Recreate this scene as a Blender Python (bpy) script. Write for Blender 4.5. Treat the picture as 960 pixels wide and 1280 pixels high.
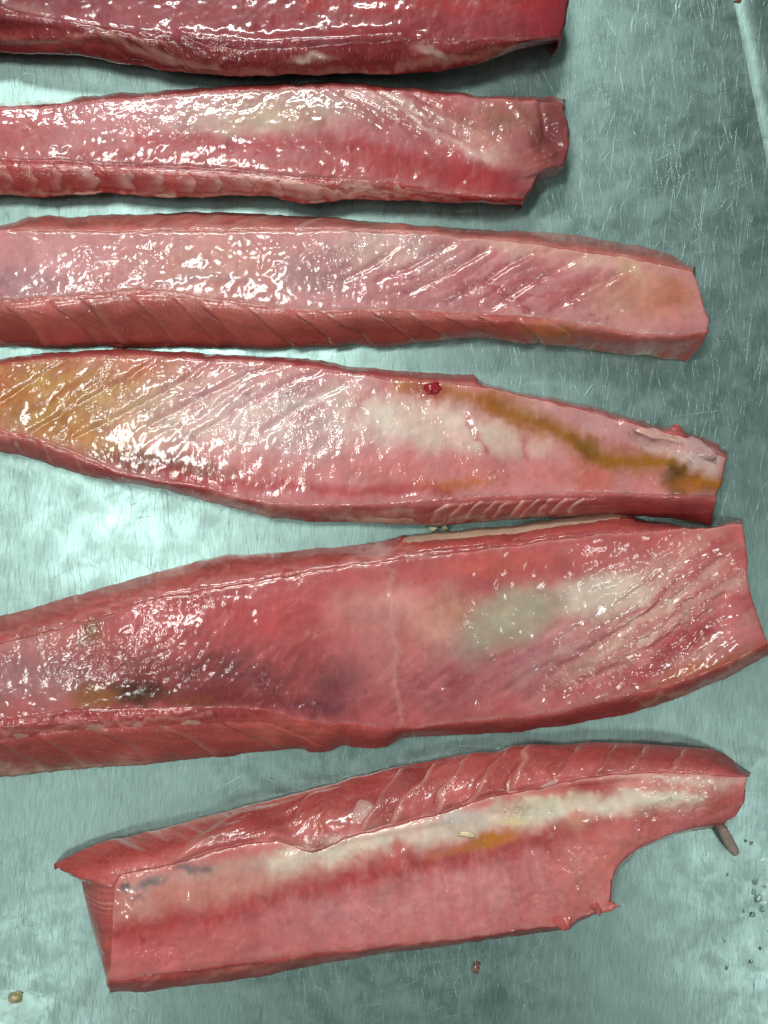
import bpy, math, random
import numpy as np
from mathutils import Vector

random.seed(7)
for o in list(bpy.data.objects):
    bpy.data.objects.remove(o, do_unlink=True)
scene = bpy.context.scene
COL = scene.collection

# ------------------------------------------------------------------ camera
W_TABLE = 0.56                 # metres of table across the picture
K = W_TABLE / 960.0            # metres per plan unit on the table
D = 0.72                       # camera height above the table
cam_d = bpy.data.cameras.new('camera')
cam = bpy.data.objects.new('camera', cam_d); COL.objects.link(cam)
cam.location = (0, 0, D)
cam.rotation_euler = (0, 0, 0)
cam_d.sensor_fit = 'VERTICAL'
cam_d.sensor_height = 32.0
cam_d.lens = 32.0 * D / (K * 1280)
cam_d.clip_start = 0.01
cam_d.clip_end = 50
scene.camera = cam
scene.render.resolution_x = 768
scene.render.resolution_y = 1024

# ------------------------------------------------------------------ light
world = bpy.data.worlds.new('World'); scene.world = world
world.use_nodes = True
bg = world.node_tree.nodes['Background']
bg.inputs[0].default_value = (0.80, 1.0, 0.92, 1)
bg.inputs[1].default_value = 0.115

def lamp(name, loc, sx, sy, power, target=(0, 0, 0), rot=0, color=(0.93, 1.0, 0.95)):
    d = bpy.data.lights.new(name, 'AREA'); d.shape = 'RECTANGLE'
    d.size = sx; d.size_y = sy; d.energy = power; d.color = color
    o = bpy.data.objects.new(name, d); COL.objects.link(o)
    o.location = loc
    q = (Vector(target) - Vector(loc)).to_track_quat('-Z', 'Y')
    o.rotation_mode = 'QUATERNION'; o.rotation_quaternion = q
    return o
lamp('ceiling_lamp', (-0.58, 2.0, 2.2), 1.2, 0.18, 56)
lamp('ceiling_lamp', (-0.46, 0.46, 1.7), 0.50, 0.19, 11.5)
lamp('ceiling_lamp', (-0.70, -0.08, 1.7), 0.34, 0.12, 4.5)
lamp('ceiling_lamp', (0.62, -0.30, 1.7), 0.22, 0.06, 1.3)
lamp('ceiling_lamp', (1.02, -0.95, 1.6), 0.28, 0.14, 5)
lamp('ceiling_lamp', (-0.95, -1.15, 1.6), 0.28, 0.14, 4.5)

vs = scene.view_settings
vs.view_transform = 'Standard'; vs.look = 'None'; vs.exposure = 0.10; vs.gamma = 1.0
vs.use_curve_mapping = False
scene.display_settings.display_device = 'sRGB'

# ------------------------------------------------------------------ helpers
def lin(c):
    c = np.asarray(c, float) / 255.0
    return np.where(c <= 0.04045, c / 12.92, ((c + 0.055) / 1.055) ** 2.4)

def hash2(ix, iy, seed):
    h = (ix.astype(np.int64) * 374761393 + iy.astype(np.int64) * 668265263 + seed * 974634777) & 0xFFFFFFFF
    h = ((h ^ (h >> 13)) * 1274126177) & 0xFFFFFFFF
    h = (h ^ (h >> 16)) & 0xFFFFFFFF
    return h / 4294967295.0

def vnoise(x, y, seed=0):
    """smooth value noise, about -1..1"""
    x = np.asarray(x, float); y = np.asarray(y, float)
    x, y = np.broadcast_arrays(x, y)
    ix = np.floor(x); iy = np.floor(y)
    fx = x - ix; fy = y - iy
    fx = fx * fx * fx * (fx * (fx * 6 - 15) + 10); fy = fy * fy * fy * (fy * (fy * 6 - 15) + 10)
    a = hash2(ix, iy, seed); b = hash2(ix + 1, iy, seed)
    c = hash2(ix, iy + 1, seed); d = hash2(ix + 1, iy + 1, seed)
    return 2 * ((a + (b - a) * fx) * (1 - fy) + (c + (d - c) * fx) * fy) - 1

def fbm(x, y, seed=0, octv=4):
    s = 0; a = 0.55; n = 0
    for k in range(octv):
        s = s + a * vnoise(x * 2 ** k, y * 2 ** k, seed + 17 * k); n += a; a *= 0.5
    return s / n

def rotco(px, py, cx, cy, ang):
    a = math.radians(ang); c, s = math.cos(a), math.sin(a)
    dx, dy = px - cx, py - cy
    return dx * c + dy * s, -dx * s + dy * c

def blobmask(px, py, cx, cy, rx, ry, ang=0, sharp=1.0):
    u, v = rotco(px, py, cx, cy, ang)
    return np.exp(-0.9 * ((u / rx) ** 2 + (v / ry) ** 2) ** sharp)

def linemask(px, py, pts, w):
    d2 = np.full(px.shape, 1e9)
    for (x0, y0), (x1, y1) in zip(pts[:-1], pts[1:]):
        vx, vy = x1 - x0, y1 - y0
        t = np.clip(((px - x0) * vx + (py - y0) * vy) / (vx * vx + vy * vy + 1e-9), 0, 1)
        d2 = np.minimum(d2, (px - x0 - t * vx) ** 2 + (py - y0 - t * vy) ** 2)
    return np.exp(-d2 / (w * w) * 0.9)

def paint(base, ops, px, py, seed):
    c = np.empty(px.shape + (3,)); c[:] = lin(base)
    wx = px + 12 * fbm(px / 30, py / 30, seed) + 5 * fbm(px / 8, py / 8, seed + 2, 3)
    wy = py + 9 * fbm(px / 28, py / 28, seed + 5) + 4 * fbm(px / 8, py / 8, seed + 8, 3) + 1.6 * fbm(px / 6, py / 70, seed + 11, 2)
    for op in ops:
        if op[0] == 'b':
            _, cx, cy, rx, ry, ang, col, a = op
            m = a * blobmask(wx, wy, cx, cy, rx, ry, ang, 1.45)
        elif op[0] == 'B':       # patch with a readable edge
            _, cx, cy, rx, ry, ang, col, a = op
            m = a * blobmask(px + 0.55 * (wx - px), py + 0.55 * (wy - py), cx, cy, rx, ry, ang, 2.6)
        elif op[0] == 'l':
            _, pts, w, col, a = op
            m = a * linemask(wx, wy, pts, w)
        elif op[0] == 's':        # streaks inside a blob, running at ang
            _, cx, cy, rx, ry, bang, ang, wl, col, a = op
            u, v = rotco(wx, wy, 0, 0, ang)
            st = np.clip(0.5 + 1.2 * fbm(u / (wl * 7), v / wl, seed + 31, 3), 0, 1)
            m = a * blobmask(wx, wy, cx, cy, rx, ry, bang) * st
        m = np.clip(m, 0, 1)[..., None]
        c = c * (1 - m) + lin(col) * m
    # mottling and grain that are the flesh's own colour
    f = 1 + 0.20 * fbm(px / 26, py / 22, seed + 40, 3) + 0.05 * fbm(px / 5, py / 5, seed + 41, 3) + 0.04 * fbm(px / 4, py / 45, seed + 42, 2)
    c = c * f[..., None]
    g = 1 + 0.16 * fbm(px / 30, py / 26, seed + 44, 4) + 0.03 * fbm(px / 4, py / 30, seed + 47, 2)
    c[..., 1] *= g; c[..., 2] *= g
    # fine red capillaries and thin pale tissue lines
    ca = np.abs(fbm(px / 34 + py / 120, py / 30, seed + 50, 4)); cm = np.exp(-(ca / 0.022) ** 2) * np.clip(1.5 * fbm(px / 50, py / 50, seed + 51), 0, 1) * 0.45
    c = c * (1 - cm[..., None]) + lin((150, 48, 56)) * cm[..., None]
    u_, v_ = rotco(px, py, 0, 0, -30)
    pa = np.abs(fbm(u_ / 90, v_ / 13, seed + 54, 3)); pm = np.exp(-(pa / 0.03) ** 2) * np.clip(1.3 * fbm(px / 40, py / 40, seed + 55), 0, 1) * 0.4
    c = c * (1 - pm[..., None]) + lin((222, 170, 162)) * pm[..., None]
    return np.clip(c, 0.003, 0.95)

def world_xyz(px, py, z):
    s = K * (D - z) / D
    return np.stack([(px - 480) * s, -(py - 640) * s, z], -1)

def grid_mesh(name, P, faces, colors, wr, mat, parent, origin):
    """P (N,3) world points, faces (M,4) ints"""
    used = np.unique(faces)
    remap = np.full(len(P), -1); remap[used] = np.arange(len(used))
    V = (P[used] - np.asarray(origin)).astype(np.float32)
    F = remap[faces].astype(np.int32)
    me = bpy.data.meshes.new(name)
    me.vertices.add(len(V)); me.vertices.foreach_set('co', V.ravel())
    me.loops.add(F.size); me.loops.foreach_set('vertex_index', F.ravel())
    me.polygons.add(len(F))
    me.polygons.foreach_set('loop_start', np.arange(0, F.size, F.shape[1], dtype=np.int32))
    me.update(calc_edges=True); me.validate()
    me.polygons.foreach_set('use_smooth', np.ones(len(me.polygons), bool))
    at = me.attributes.new('tint', 'FLOAT_COLOR', 'POINT')
    cc = np.ones((len(V), 4), np.float32); cc[:, :3] = colors[used]
    at.data.foreach_set('color', cc.ravel())
    aw = me.attributes.new('wrinkle', 'FLOAT', 'POINT')
    aw.data.foreach_set('value', wr[used].astype(np.float32))
    me.materials.append(mat); me.update()
    o = bpy.data.objects.new(name, me); COL.objects.link(o)
    if parent is not None: o.parent = parent
    else: o.location = origin
    return o

def quads(nc, nr, cyc=False):
    i = np.arange(nc - 1)[:, None]; j = np.arange(nr if cyc else nr - 1)[None, :]
    j2 = (j + 1) % nr
    return np.stack([i * nr + j, (i + 1) * nr + j, (i + 1) * nr + j2, i * nr + j2], -1)   # (nc-1, nr', 4)

def thing(name, label, cat, loc, group=None):
    o = bpy.data.objects.new(name, None); COL.objects.link(o)
    o.empty_display_size = 0.02
    o.location = loc; o['label'] = label; o['category'] = cat
    if group: o['group'] = group
    return o

# ------------------------------------------------------------------ materials
class NT:
    def __init__(s, name):
        s.m = bpy.data.materials.new(name); s.m.use_nodes = True
        s.t = s.m.node_tree; s.b = s.t.nodes['Principled BSDF']
    def n(s, typ, **kw):
        x = s.t.nodes.new(typ)
        for k, v in kw.items(): setattr(x, k, v)
        return x
    def link(s, a, b): s.t.links.new(a, b)
    def val(s, sock, v):
        if hasattr(v, 'is_output'): s.link(v, sock)
        else: sock.default_value = v
    def math(s, op, a, b=0.5, c=None):
        x = s.n('ShaderNodeMath', operation=op)
        s.val(x.inputs[0], a); s.val(x.inputs[1], b)
        if c is not None: s.val(x.inputs[2], c)
        return x.outputs[0]
    def mapping(s, rot=(0, 0, 0), scale=(1, 1, 1), loc=(0, 0, 0), src=None):
        if src is None:
            src = s.n('ShaderNodeTexCoord').outputs['Object']
        # rotate first, then stretch
        a = s.n('ShaderNodeMapping'); a.inputs['Rotation'].default_value = rot; s.link(src, a.inputs[0])
        b = s.n('ShaderNodeMapping'); b.inputs['Scale'].default_value = scale; b.inputs['Location'].default_value = loc
        s.link(a.outputs[0], b.inputs[0])
        return b.outputs[0]
    def noise(s, vec, scale=1, detail=3, rough=0.5, dist=0.0):
        x = s.n('ShaderNodeTexNoise'); x.inputs['Scale'].default_value = scale
        x.inputs['Detail'].default_value = detail; x.inputs['Roughness'].default_value = rough
        x.inputs['Distortion'].default_value = dist
        s.link(vec, x.inputs['Vector']); return x.outputs[0]
    def ramp(s, v, lo, hi, a=0.0, b=1.0):
        x = s.n('ShaderNodeMapRange'); x.interpolation_type = 'SMOOTHSTEP'
        s.val(x.inputs[0], v)
        for k, q in zip((1, 2, 3, 4), (lo, hi, a, b)): s.val(x.inputs[k], q)
        return x.outputs[0]
    def mix(s, f, a, b, blend='MIX'):
        x = s.n('ShaderNodeMix', data_type='RGBA', blend_type=blend)
        s.val(x.inputs[0], f); s.val(x.inputs[6], a); s.val(x.inputs[7], b)
        return x.outputs[2]
    def bump(s, h, dist, strength=1.0, normal=None):
        x = s.n('ShaderNodeBump'); x.inputs['Strength'].default_value = strength
        x.inputs['Distance'].default_value = dist; s.link(h, x.inputs['Height'])
        if normal is not None: s.link(normal, x.inputs['Normal'])
        return x.outputs[0]

def wet_flesh(name, rough, coat, fibre, fine, sss=0.12, dull=(0.80, 0.84, 0.78, 1), lump=0.12):
    q = NT(name); b = q.b
    tint = q.n('ShaderNodeAttribute', attribute_name='tint').outputs['Color']
    wr = q.n('ShaderNodeAttribute', attribute_name='wrinkle').outputs['Fac']
    mot = q.noise(q.mapping(), 170, 5, 0.65)
    fib = q.noise(q.mapping(rot=(0, 0, math.radians(6)), scale=(1500, 90, 400)), 1, 3, 0.6)
    c = q.mix(q.ramp(mot, 0.3, 0.7, 0, 0.22), tint, q.mix(1.0, tint, (0.62, 0.45, 0.47, 1), 'MULTIPLY'))
    c = q.mix(q.ramp(fib, 0.54, 0.70, 0, fibre), c, (0.70, 0.46, 0.43, 1))
    c = q.mix(1.0, c, dull, 'MULTIPLY')
    q.link(c, b.inputs['Base Color'])
    b.inputs['Roughness'].default_value = rough
    b.inputs['IOR'].default_value = 1.4
    b.inputs['Specular IOR Level'].default_value = 0.22
    b.inputs['Subsurface Weight'].default_value = sss
    b.inputs['Subsurface Radius'].default_value = (1.0, 0.30, 0.22)
    b.inputs['Subsurface Scale'].default_value = 0.004
    # crinkled wet film: cells of pulled-up membrane, strong where the wrinkle attribute is high
    n1 = q.noise(q.mapping(rot=(0, 0, math.radians(-14)), scale=(235, 120, 200)), 1, 2, 0.4, 0.6)
    n2 = q.noise(q.mapping(rot=(0, 0, math.radians(10)), scale=(950, 270, 600)), 1, 2, 0.5, 0.3)
    n3 = q.noise(q.mapping(), 80, 2, 0.45)
    ridg = q.math('ABSOLUTE', q.math('SUBTRACT', n1, 0.5))
    nb = q.bump(q.math('MULTIPLY', ridg, wr), 0.0010)
    nb = q.bump(q.math('MULTIPLY', n3, q.math('MULTIPLY_ADD', wr, 0.5, lump)), 0.0009, 1.0, nb)
    h2 = q.math('MULTIPLY', n2, q.math('MULTIPLY_ADD', wr, 0.9, 0.12))
    nb = q.bump(h2, fine, 1.0, nb)
    nbf = q.bump(fib, 0.00004, 1.0, nb)
    q.link(nbf, b.inputs['Normal'])
    b.inputs['Coat Weight'].default_value = coat
    b.inputs['Coat Roughness'].default_value = 0.105
    b.inputs['Coat IOR'].default_value = 1.38
    q.link(nb, b.inputs['Coat Normal'])
    return q.m

M_LINING = wet_flesh('wet_belly_lining', 0.36, 1.0, 0.07, 0.00004)
M_FLESH = wet_flesh('cut_red_flesh', 0.40, 0.8, 0.16, 0.00016, dull=(0.80, 0.82, 0.77, 1), lump=0.5)
M_FAT = wet_flesh('pale_fat', 0.45, 0.5, 0.05, 0.0003, 0.15)

def steel():
    q = NT('scratched_steel'); b = q.b
    tot = None; fine = None
    specs = [(97, 1500, 16, 0.69, 0.8), (84, 1300, 22, 0.70, 0.7), (104, 1000, 28, 0.72, 0.7), (72, 1100, 25, 0.72, 0.6),
             (118, 1000, 30, 0.75, 0.6), (30, 900, 26, 0.745, 0.6), (8, 1000, 24, 0.74, 0.6), (150, 800, 28, 0.75, 0.6), (52, 850, 35, 0.74, 0.6)]
    for k, (ang, sa, sb, th, wt) in enumerate(specs):
        v = q.mapping(rot=(0, 0, math.radians(-ang)), scale=(sb, sa, 1), loc=(3.1 * k, 7.7 * k, 0.37 * k))
        nz = q.noise(v, 1, 2, 0.5, 0.03)
        m = q.math('MULTIPLY', q.ramp(nz, th - 0.03, th + 0.03), wt)
        tot = m if tot is None else q.math('MAXIMUM', tot, m)
    patch = q.ramp(q.noise(q.mapping(loc=(7, 2, 5)), 16, 3, 0.6), 0.36, 0.62, 0.35, 1.0)
    tot = q.math('MULTIPLY', tot, patch)
    br = q.noise(q.mapping(rot=(0, 0, math.radians(-95)), scale=(55, 1500, 1)), 1, 2, 0.5)
    br2 = q.noise(q.mapping(rot=(0, 0, math.radians(-80)), scale=(70, 1100, 1), loc=(5, 2, 1)), 1, 2, 0.5)
    brush = q.math('MULTIPLY_ADD', br, 0.5, q.math('MULTIPLY', br2, 0.5))
    blot = q.noise(q.mapping(), 9, 5, 0.6, 0.4)
    blot2 = q.noise(q.mapping(loc=(4, 4, 4)), 55, 5, 0.65, 0.3)
    c = q.mix(q.ramp(brush, 0.27, 0.73), (0.19, 0.280, 0.264, 1), (0.345, 0.468, 0.442, 1))
    grain = q.noise(q.mapping(scale=(1.4, 0.7, 1)), 800, 3, 0.7)
    c = q.mix(q.ramp(grain, 0.38, 0.68, 0, 0.45), c, (0.20, 0.28, 0.265, 1))
    c = q.mix(q.ramp(blot2, 0.42, 0.72, 0, 0.35), c, (0.24, 0.31, 0.30, 1))
    c = q.mix(q.math('MULTIPLY', tot, 0.26), c, (0.75, 0.90, 0.85, 1))
    # dark gouges
    v = q.mapping(rot=(0, 0, math.radians(-75)), scale=(30, 700, 1), loc=(9, 1, 3))
    gd = q.ramp(q.noise(v, 1, 2, 0.5, 0.0), 0.72, 0.8)
    c = q.mix(q.math('MULTIPLY', gd, 0.2), c, (0.12, 0.15, 0.15, 1))
    q.link(c, b.inputs['Base Color'])
    b.inputs['Metallic'].default_value = 1.0
    r = q.math('ADD', q.ramp(blot, 0.3, 0.7, 0.38, 0.46), q.math('MULTIPLY', tot, 0.12))
    r = q.math('ADD', r, q.ramp(blot2, 0.35, 0.7, -0.05, 0.06))
    q.link(r, b.inputs['Roughness'])
    wav = q.noise(q.mapping(), 14, 2, 0.5)
    nb = q.bump(wav, 0.0011)
    nb = q.bump(blot2, 0.00009, 1.0, nb)
    nb = q.bump(q.math('SUBTRACT', tot, gd), 0.00010, 1.0, nb)
    q.link(nb, b.inputs['Normal'])
    return q.m
M_STEEL = steel()

def simple(name, col, rough=0.3, metal=0.0, trans=0.0, coat=0.0, ior=1.4, nscale=300, nd=0.0003, col2=None):
    q = NT(name); b = q.b
    n = q.noise(q.mapping(), nscale, 4, 0.6)
    c1 = tuple(lin(col)) + (1,)
    c2 = tuple(lin(col2 or [x * 0.75 for x in col])) + (1,)
    q.link(q.mix(q.ramp(n, 0.35, 0.65), c1, c2), b.inputs['Base Color'])
    b.inputs['Roughness'].default_value = rough; b.inputs['Metallic'].default_value = metal
    b.inputs['Transmission Weight'].default_value = trans; b.inputs['IOR'].default_value = ior
    b.inputs['Coat Weight'].default_value = coat; b.inputs['Coat Roughness'].default_value = 0.05
    q.link(q.bump(n, nd), b.inputs['Normal'])
    return q.m
M_WATER = simple('clear_water', (250, 255, 252), 0.02, 0, 1.0, 0, 1.33, 170, 0.0007, (245, 252, 250))
M_GEL = simple('clear_brown_jelly', (190, 166, 156), 0.10, 0, 0.45, 1.0, 1.38, 120, 0.0002, (164, 134, 124))
M_RUST = simple('rust', (88, 62, 30), 0.7)
M_YELLOW = simple('yellow_liquid', (170, 158, 112), 0.15, 0, 0.25, 1.0, 1.34)
M_SCRAP = simple('brown_scrap', (120, 78, 66), 0.25, 0, 0.2, 1.0)

# ------------------------------------------------------------------ the table
def box_mesh(name, verts, faces, mat, parent):
    me = bpy.data.meshes.new(name); me.from_pydata(verts, [], faces); me.update()
    me.materials.append(mat)
    o = bpy.data.objects.new(name, me); COL.objects.link(o); o.parent = parent
    return o
table = thing('steel_table', 'scratched stainless steel table top with a raised rim, under all the fish', 'table', (0, 0, 0))
def edge_pt(t):                # line where the sheet turns up into the rim
    a = np.array([913.0, -20.0]); b = np.array([968.0, 250.0])
    p = a + (b - a) * t
    return world_xyz(p[0], p[1], 0.0)
e0, e1 = edge_pt(-2.6), edge_pt(6.2)
dirv = (e1 - e0) / np.linalg.norm(e1 - e0); nor = np.array([-dirv[1], dirv[0], 0.0])
if nor[0] < 0: nor = -nor
tv = [(-1.1, e0[1], 0), tuple(e0), tuple(e1), (-1.1, e1[1], 0),
      (-1.1, e0[1], -0.0015), (e0[0], e0[1], -0.0015), (e1[0], e1[1], -0.0015), (-1.1, e1[1], -0.0015)]
box_mesh('top_sheet', tv, [(0, 3, 2, 1), (4, 5, 6, 7), (0, 1, 5, 4), (2, 3, 7, 6), (0, 4, 7, 3)], M_STEEL, table)
prof = [(0, 0), (0.0016, 0.0002), (0.0036, 0.0006), (0.0056, 0.0010), (0.0076, 0.0013), (0.0098, 0.0015), (0.014, 0.0017), (0.020, 0.0017), (0.030, 0.0015), (0.060, 0.0015), (0.0605, -0.03)]
nn = 80
rv = []; rf = []
for i in range(nn + 1):
    c = e0 + (e1 - e0) * i / nn
    for (a, z) in prof:
        wob = 0.0006 * math.sin(i * 1.7) * math.sin(i * 0.53) * (1 if 0 < z else 0)
        p = c + nor * (a + wob); rv.append((p[0], p[1], z))
m_ = len(prof)
for i in range(nn):
    for j in range(m_ - 1):
        rf.append((i * m_ + j, (i + 1) * m_ + j, (i + 1) * m_ + j + 1, i * m_ + j + 1))
rim = box_mesh('raised_rim', rv, rf, M_STEEL, table)
for p in rim.data.polygons: p.use_smooth = True

# ------------------------------------------------------------------ blobs of soft stuff
def blob_obj(name, px, py, z, rx, ry, rz, ang, mat, parent=None, origin=(0, 0, 0), col=(190, 80, 80), seed=1, rough=0.25, nu=20, nv=12, wr=0.4, floor=None, taper=0.0):
    """lumpy ellipsoid, radii in plan units (rx, ry) and metres (rz)"""
    th = np.linspace(0, 2 * np.pi, nu, endpoint=False); ph = np.linspace(0.02, np.pi - 0.02, nv)
    T, Ph = np.meshgrid(th, ph, indexing='ij')
    r = 1 + rough * vnoise(np.cos(T) * np.sin(Ph) * 1.7 + seed * 3.1, np.sin(T) * np.sin(Ph) * 1.7 + np.cos(Ph), seed)
    a = math.radians(ang); 
    ux, uy = r * np.cos(T) * np.sin(Ph) * rx, r * np.sin(T) * np.sin(Ph) * ry
    uy = uy * (1 - taper * np.cos(T) * np.sin(Ph))
    X = px + ux * math.cos(a) - uy * math.sin(a); Y = py + ux * math.sin(a) + uy * math.cos(a)
    Z = np.full(X.shape, z); Pw = world_xyz(X, Y, Z); Pw[..., 2] += r * np.cos(Ph) * rz
    if floor is not None: Pw[..., 2] = np.maximum(Pw[..., 2], floor)
    N = nu * nv; P = Pw.reshape(-1, 3)
    i = np.arange(nu)[:, None]; j = np.arange(nv - 1)[None]
    F = np.stack([i * nv + j, i * nv + j + 1, ((i + 1) % nu) * nv + j + 1, ((i + 1) % nu) * nv + j], -1).reshape(-1, 4)
    C = np.empty((N, 3)); C[:] = lin(col); C *= (1 + 0.15 * vnoise(X.ravel() / 4, Y.ravel() / 4, seed))[:, None]
    return grid_mesh(name, P, F, C, np.full(N, wr), mat, parent, origin)

# ------------------------------------------------------------------ the loins
def curve(pts, u, wob, seed):
    """pts: (x, y) or (x, y, u). sampled at u in 0..1"""
    x = np.array([p[0] for p in pts], float); y = np.array([p[1] for p in pts], float)
    x0, x1 = x[0], x[-1]
    uu = np.array([p[2] if len(p) > 2 else (p[0] - x0) / (x1 - x0) for p in pts], float)
    uu = np.maximum.accumulate(uu + 1e-6 * np.arange(len(uu))); uu = (uu - uu[0]) / (uu[-1] - uu[0])
    X = np.interp(u, uu, x); Y = np.interp(u, uu, y)
    ker = np.array([1, 2, 3, 2, 1]) / 9.0          # take the corners off the traced line
    def sm(a):
        for _ in range(2):
            p = np.concatenate([2 * a[0] - a[2:0:-1], a, 2 * a[-1] - a[-2:-4:-1]])
            a = np.convolve(p, ker, 'valid')
        return a
    X, Y = sm(X), sm(Y)
    Y = Y + wob * (fbm(X / 26, 0 * X + seed, seed, 3) + 0.22 * vnoise(X / 7, 0 * X, seed + 3))
    return np.stack([X, Y], -1)

def polyat(pts, t):
    if len(pts[0]) > 2:
        q = np.array(pts, float); return np.stack([np.interp(t, q[:, 2], q[:, 0]), np.interp(t, q[:, 2], q[:, 1])], -1)
    P = np.array(pts, float); d = np.r_[0, np.cumsum(np.linalg.norm(np.diff(P, axis=0), axis=1))]; d /= d[-1]
    return np.stack([np.interp(t, d, P[:, 0]), np.interp(t, d, P[:, 1])], -1)

class Loin: pass

def build_loin(label, S, seed):
    L = Loin()
    nc = 740
    u = np.linspace(0, 1, nc)
    U = curve(S['U'], u, S.get('wob', 2.1), seed + 1); Lo = curve(S['L'], u, S.get('wob', 2.1), seed + 2)
    R1 = curve(S['R1'], u, S.get('wr1', 2.2), seed + 3); R2 = curve(S['R2'], u, S.get('wr2', 1.6), seed + 4)
    n1, n2, n3, nb = S.get('rows', (18, 64, 22)) + (3,)
    def z(k): return np.interp(u, *zip(*S[k])) * 0.001 if isinstance(S[k], (list, tuple)) else np.full(nc, S[k] * 0.001)
    zU, zL, h1, h2, crown = z('zU'), z('zL'), z('h1'), z('h2'), z('crown')
    rows = []; zz = []; kind = []
    def add(p, zv, k): rows.append(p); zz.append(zv); kind.append(k)
    inU, inL = S.get('inU', 7), S.get('inL', 7)
    ax = np.array([0, 1.0])
    for k in range(nb):                              # underside, upper edge
        f = k / nb; add(U + ax * inU * (1 - f) ** 2, zU * (f ** 1.6) + 0.0003, 'b')
    for k in range(n1):
        v = k / n1; b_ = math.sin(v * math.pi / 2) ** S.get('bulgeU', 0.9)
        add(U + (R1 - U) * v, zU + (h1 - zU) * b_, 'u')
    j1 = len(rows)
    for k in range(n2 + 1):
        w = k / n2
        add(R1 + (R2 - R1) * w, h1 + (h2 - h1) * w + crown * 4 * w * (1 - w), 'm')
    j2 = len(rows) - 1
    for k in range(1, n3 + 1):
        v = k / n3; b_ = math.cos(v * math.pi / 2) ** S.get('bulgeL', 0.9)
        add(R2 + (Lo - R2) * v, zL + (h2 - zL) * b_, 'l')
    j3 = len(rows) - 1
    for k in range(1, nb + 1):
        f = 1 - k / nb; add(Lo - ax * inL * (1 - f) ** 2, zL * (f ** 1.6) + 0.0003, 'b')
    Q = np.stack(rows, 1); Z = np.stack(zz, 1)       # (nc, nr, 2)
    nr = Q.shape[1]
    # end outline
    tt = np.clip((np.arange(nr) - nb) / (j3 - nb), 0, 1)
    if 'E' in S:
        tgt = polyat(S['E'], tt); d = tgt - Q[-1]
        w = np.clip((u - 0.92) / 0.08, 0, 1) ** 2
        Q = Q + w[:, None, None] * d[None]
    # soften section corners
    soft = S.get('soft', 2)
    for _ in range(soft):
        Zs = Z.copy(); Zs[:, nb + 1:j3] = 0.25 * Z[:, nb:j3 - 1] + 0.5 * Z[:, nb + 1:j3] + 0.25 * Z[:, nb + 2:j3 + 1]; Z = Zs
    for _ in range(S.get('along', 0)):
        Z[1:-1] = 0.25 * Z[:-2] + 0.5 * Z[1:-1] + 0.25 * Z[2:]
    # ends sink a little
    ez = 1 - S.get('endsink', 0.25) * np.clip((u - 0.93) / 0.07, 0, 1) ** 2
    Z = Z * ez[:, None]
    PX, PY = Q[..., 0], Q[..., 1]
    # relief
    side = np.zeros(nr, bool); side[nb:j1] = True; side[j2 + 1:j3 + 1] = True
    lam = np.zeros(nr, bool); lam[j1:j2 + 1] = True
    H = 0.0010 * fbm(PX / 60, PY / 45, seed + 9) + 0.00035 * fbm(PX / 12, PY / 12, seed + 10)
    Wr = np.zeros_like(PX) + S.get('wr0', 0.08)
    for op in S['relief']:
        if op[0] == 'r':
            _, cx, cy, rx, ry, bang, ang, wl, amp = op
            uu, vv = rotco(PX, PY, 0, 0, ang)
            vv = vv + 5 * fbm(PX / 40, PY / 40, seed + 12)
            ph = vv / wl + 0.7 * vnoise(uu / 60, vv / 60, seed + 13)
            s_ = np.abs(np.sin(np.pi * ph)) ** 0.7 - 0.6
            H = H + blobmask(PX, PY, cx, cy, rx, ry, bang) * s_ * amp * 0.0006
        elif op[0] == 'w':
            _, cx, cy, rx, ry, bang, amp = op
            m = blobmask(PX, PY, cx, cy, rx, ry, bang)
            Wr = Wr + amp * m
            n = np.abs(fbm(PX / 11 + PY / 40, PY / 8, seed + 14, 3)); H = H - m * amp * 0.0004 * n
        elif op[0] == 'g':       # groove or welt along a line
            _, pts, w, amp = op
            H = H + amp * 0.001 * linemask(PX, PY, pts, w)
        elif op[0] == 'd':
            _, cx, cy, rx, ry, bang, amp = op
            H = H + amp * 0.001 * blobmask(PX, PY, cx, cy, rx, ry, bang)
    Wr *= np.clip(0.22 + 2.1 * fbm(PX / 26, PY / 20, seed + 15, 4), 0.08, 1.9)
    jj_ = np.arange(nr)
    lipw = np.exp(-((jj_ - j1) / 2.0) ** 2) * S.get('glU', 0.45) + np.exp(-((jj_ - j2) / 2.0) ** 2) * S.get('glL', 0.55)
    Wr = Wr + lipw[None] * np.clip(fbm(PX / 16, PY / 16, seed + 16) * 2.2 + 0.3, 0, 1.6)
    Pw = world_xyz(PX, PY, Z)
    dU = np.gradient(Pw, axis=0); dV = np.gradient(Pw, axis=1)
    Nn = np.cross(dV, dU); Nn /= (np.linalg.norm(Nn, axis=-1, keepdims=True) + 1e-12)
    flip = np.sign(np.mean(Nn[:, (j1 + j2) // 2, 2])); Nn *= flip
    act = np.zeros(nr); act[nb + 1:j3] = 1
    Pw = Pw + Nn * (H * act[None])[..., None]
    # colours
    CF = paint(S['flesh'], S['fops'], PX, PY, seed + 20)
    CL = paint(S['base'], S['lops'], PX, PY, seed + 60)
    melt = np.zeros(nr)
    melt[nb:j1] = np.exp(-((j1 - np.arange(nb, j1)) / (0.38 * n1)) ** 2) * S.get('meltU', 0.55)
    melt[j2:j3 + 1] = np.exp(-((np.arange(j2, j3 + 1) - j2) / (0.25 * n3)) ** 2) * S.get('meltL', 0.35)
    mm = np.clip(melt[None] * (0.9 + 1.2 * fbm(PX / 22, PY / 14, seed + 71)), 0, 1)[..., None]
    CF = CF * (1 - mm) + paint(S['base'], S['lops'], PX, PY, seed + 60) * mm
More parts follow.
